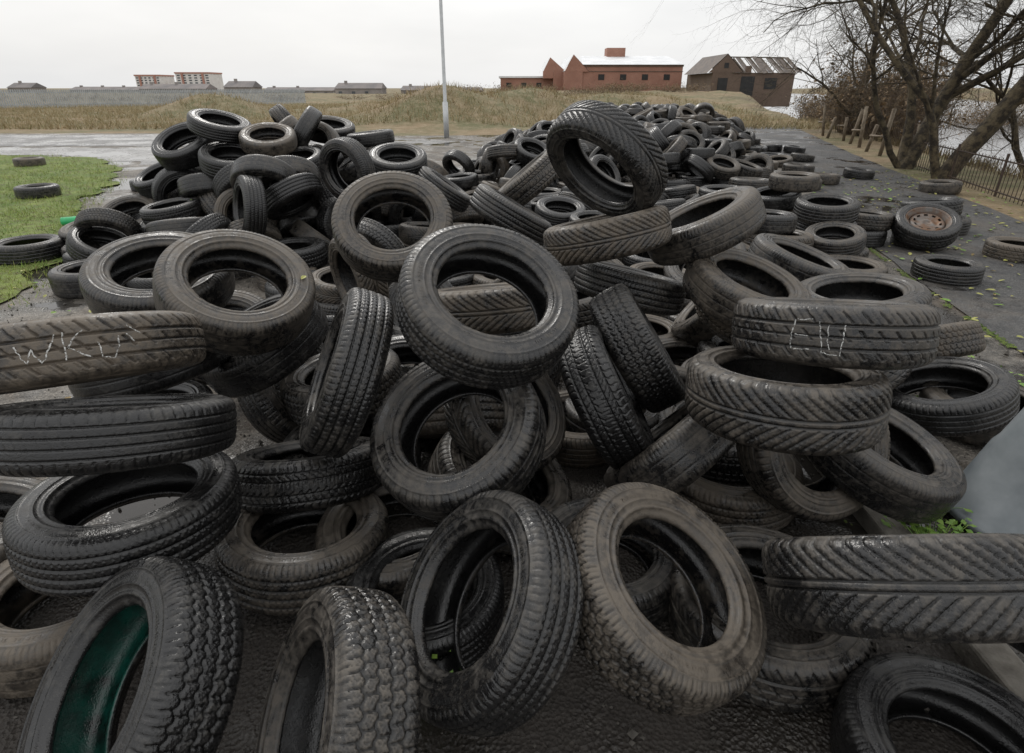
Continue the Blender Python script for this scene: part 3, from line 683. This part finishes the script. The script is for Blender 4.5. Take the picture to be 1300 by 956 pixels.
# weeds, leaves, bottle
M_weed=simple('weed_leaf',(.10,.22,.03),(.20,.30,.05),30,.6,0)
for (wx,wy,nn_) in ((1.66,1.72,120),(1.75,2.0,50),(-.25,1.15,25),(2.9,3.1,60)):
    bf=Buf()
    for k in range(nn_):
        p=np.array([wx+rng.normal(0,.08),wy+rng.normal(0,.06),random.uniform(.02,.16)]);d=rng.normal(0,1,3);d[2]=abs(d[2])*.4;d/=np.linalg.norm(d);w=np.cross(d,[0,0,1]);w/=np.linalg.norm(w)+1e-6;l=random.uniform(.02,.045)
        bf.tube([(wx,wy,0),p],.0015,3);bf.add([p,p+d*l*.5+w*l*.35,p+d*l,p+d*l*.5-w*l*.35],[(0,1,2,3)])
    obj('weed_plant',bf.mesh('w',(M_weed,),False))
M_leafy=simple('fallen_leaf',(.30,.30,.08),(.20,.14,.05),2.5,.6,0,stops=(.5,.6))
bf=Buf()
def leaf(bf,p,s,m=0,nrm=(0,0,1)):
    a=random.uniform(0,6.28);f=frame(np.array(nrm,float)+rng.normal(0,.15,3));d=f[:,0]*math.cos(a)+f[:,1]*math.sin(a);w=np.cross(f[:,2],d);u3=f[:,2]
    p=np.array(p,float);V=[p-d*s,p-d*s*.4+w*s*.5+u3*s*.15,p+d*s*.4+w*s*.42+u3*s*.18,p+d*s,p+d*s*.4-w*s*.42+u3*s*.18,p-d*s*.4-w*s*.5+u3*s*.15]
    bf.add(V,[(0,1,2,3),(0,3,4,5)],m=m)
for k in range(1500):
    y=random.uniform(1.2,13)
    if random.random()<.66: x=random.uniform(2.4,5.6)+.27*y
    else: x=-random.uniform(1.6,4.5)-.2*y
    if x>6.1+.26*y: continue
    leaf(bf,(x,y,.03),random.uniform(.018,.042),random.choice([0,0,1]))
for i in list(range(NP))+[k for k in range(nH,NB) if C[k][1]<6 and k not in drop]:
    ax=RM[i][:,2]*(1 if RM[i][2,2]>0 else -1)
    if ax[2]>.78 and random.random()<.3:
        a=random.uniform(0,6.28);rd=RM[i][:,0]*math.cos(a)+RM[i][:,1]*math.sin(a);leaf(bf,C[i]+ax*.108*S[i]*WS[i]+rd*.25*S[i],random.uniform(.015,.03),random.choice([0,1]),ax)
obj('fallen_leaves',bf.mesh('l',(M_leafy,M_weed),False))
bf=Buf();bx=np.array([-5.95,7.5,.085]);prof=[(0,.02),(.01,.05),(.2,.055),(.24,.05),(.29,.018),(.33,.018)]
d=np.array([.9,.3,0]);d/=np.linalg.norm(d);bf.tube([bx+d*a*1.1 for a,_ in prof],[r*1.1 for _,r in prof],16,cap=True)
obj('green_plastic_bottle',bf.mesh('b',(simple('green_plastic',(.02,.35,.12),(.03,.42,.16),5,.25,0),)))
# ---------------------------------------------------------------- world, sun, camera
w=bpy.data.worlds.new('World');SC.world=w;w.use_nodes=True;nt=w.node_tree;bg=nt.nodes['Background']
sky=N(nt,'ShaderNodeTexSky',sky_type='NISHITA',sun_disc=False,sun_elevation=math.radians(42),sun_rotation=math.radians(-25),dust_density=4.,air_density=1.)
tc=N(nt,'ShaderNodeTexCoord');mp=N(nt,'ShaderNodeMapping');mp.inputs['Scale'].default_value=(1,1,3.5);nt.links.new(tc.outputs['Generated'],mp.inputs[0])
cl=ramp(nt,noise(nt,mp.outputs[0],1.6,5,.5),[(.3,(7.9,8.0,8.1)),(.7,(10.3,10.3,10.25))])
sp=N(nt,'ShaderNodeSeparateXYZ');nt.links.new(tc.outputs['Generated'],sp.inputs[0])
zz=ramp(nt,sp.outputs[2],[(.3,0.),(.9,1.)]);cl=mixc(nt,zz,cl,(14.5,14.5,14.5))
mx=mixc(nt,.92,sky.outputs[0],cl);nt.links.new(mx,bg.inputs[0]);bg.inputs[1].default_value=.1
sl=bpy.data.lights.new('sun','SUN');sl.energy=1.2;sl.angle=math.radians(16);sl.color=(1,.97,.92);so=bpy.data.objects.new('sun',sl);link(so)
el=math.radians(42);az=math.radians(-25);dv=Vector((math.sin(az)*math.cos(el),math.cos(az)*math.cos(el),math.sin(el)));so.rotation_euler=dv.to_track_quat('Z','Y').to_euler()
cd=bpy.data.cameras.new('camera');co=bpy.data.objects.new('camera',cd);link(co);SC.camera=co
co.location=(0,0,CAMH);co.rotation_euler=(math.pi/2-PITCH,0,0);cd.lens=20;cd.sensor_width=36;cd.shift_y=-45/1300;cd.clip_start=.05;cd.clip_end=6000
SC.view_settings.view_transform='Standard';SC.view_settings.look='None';SC.view_settings.exposure=0
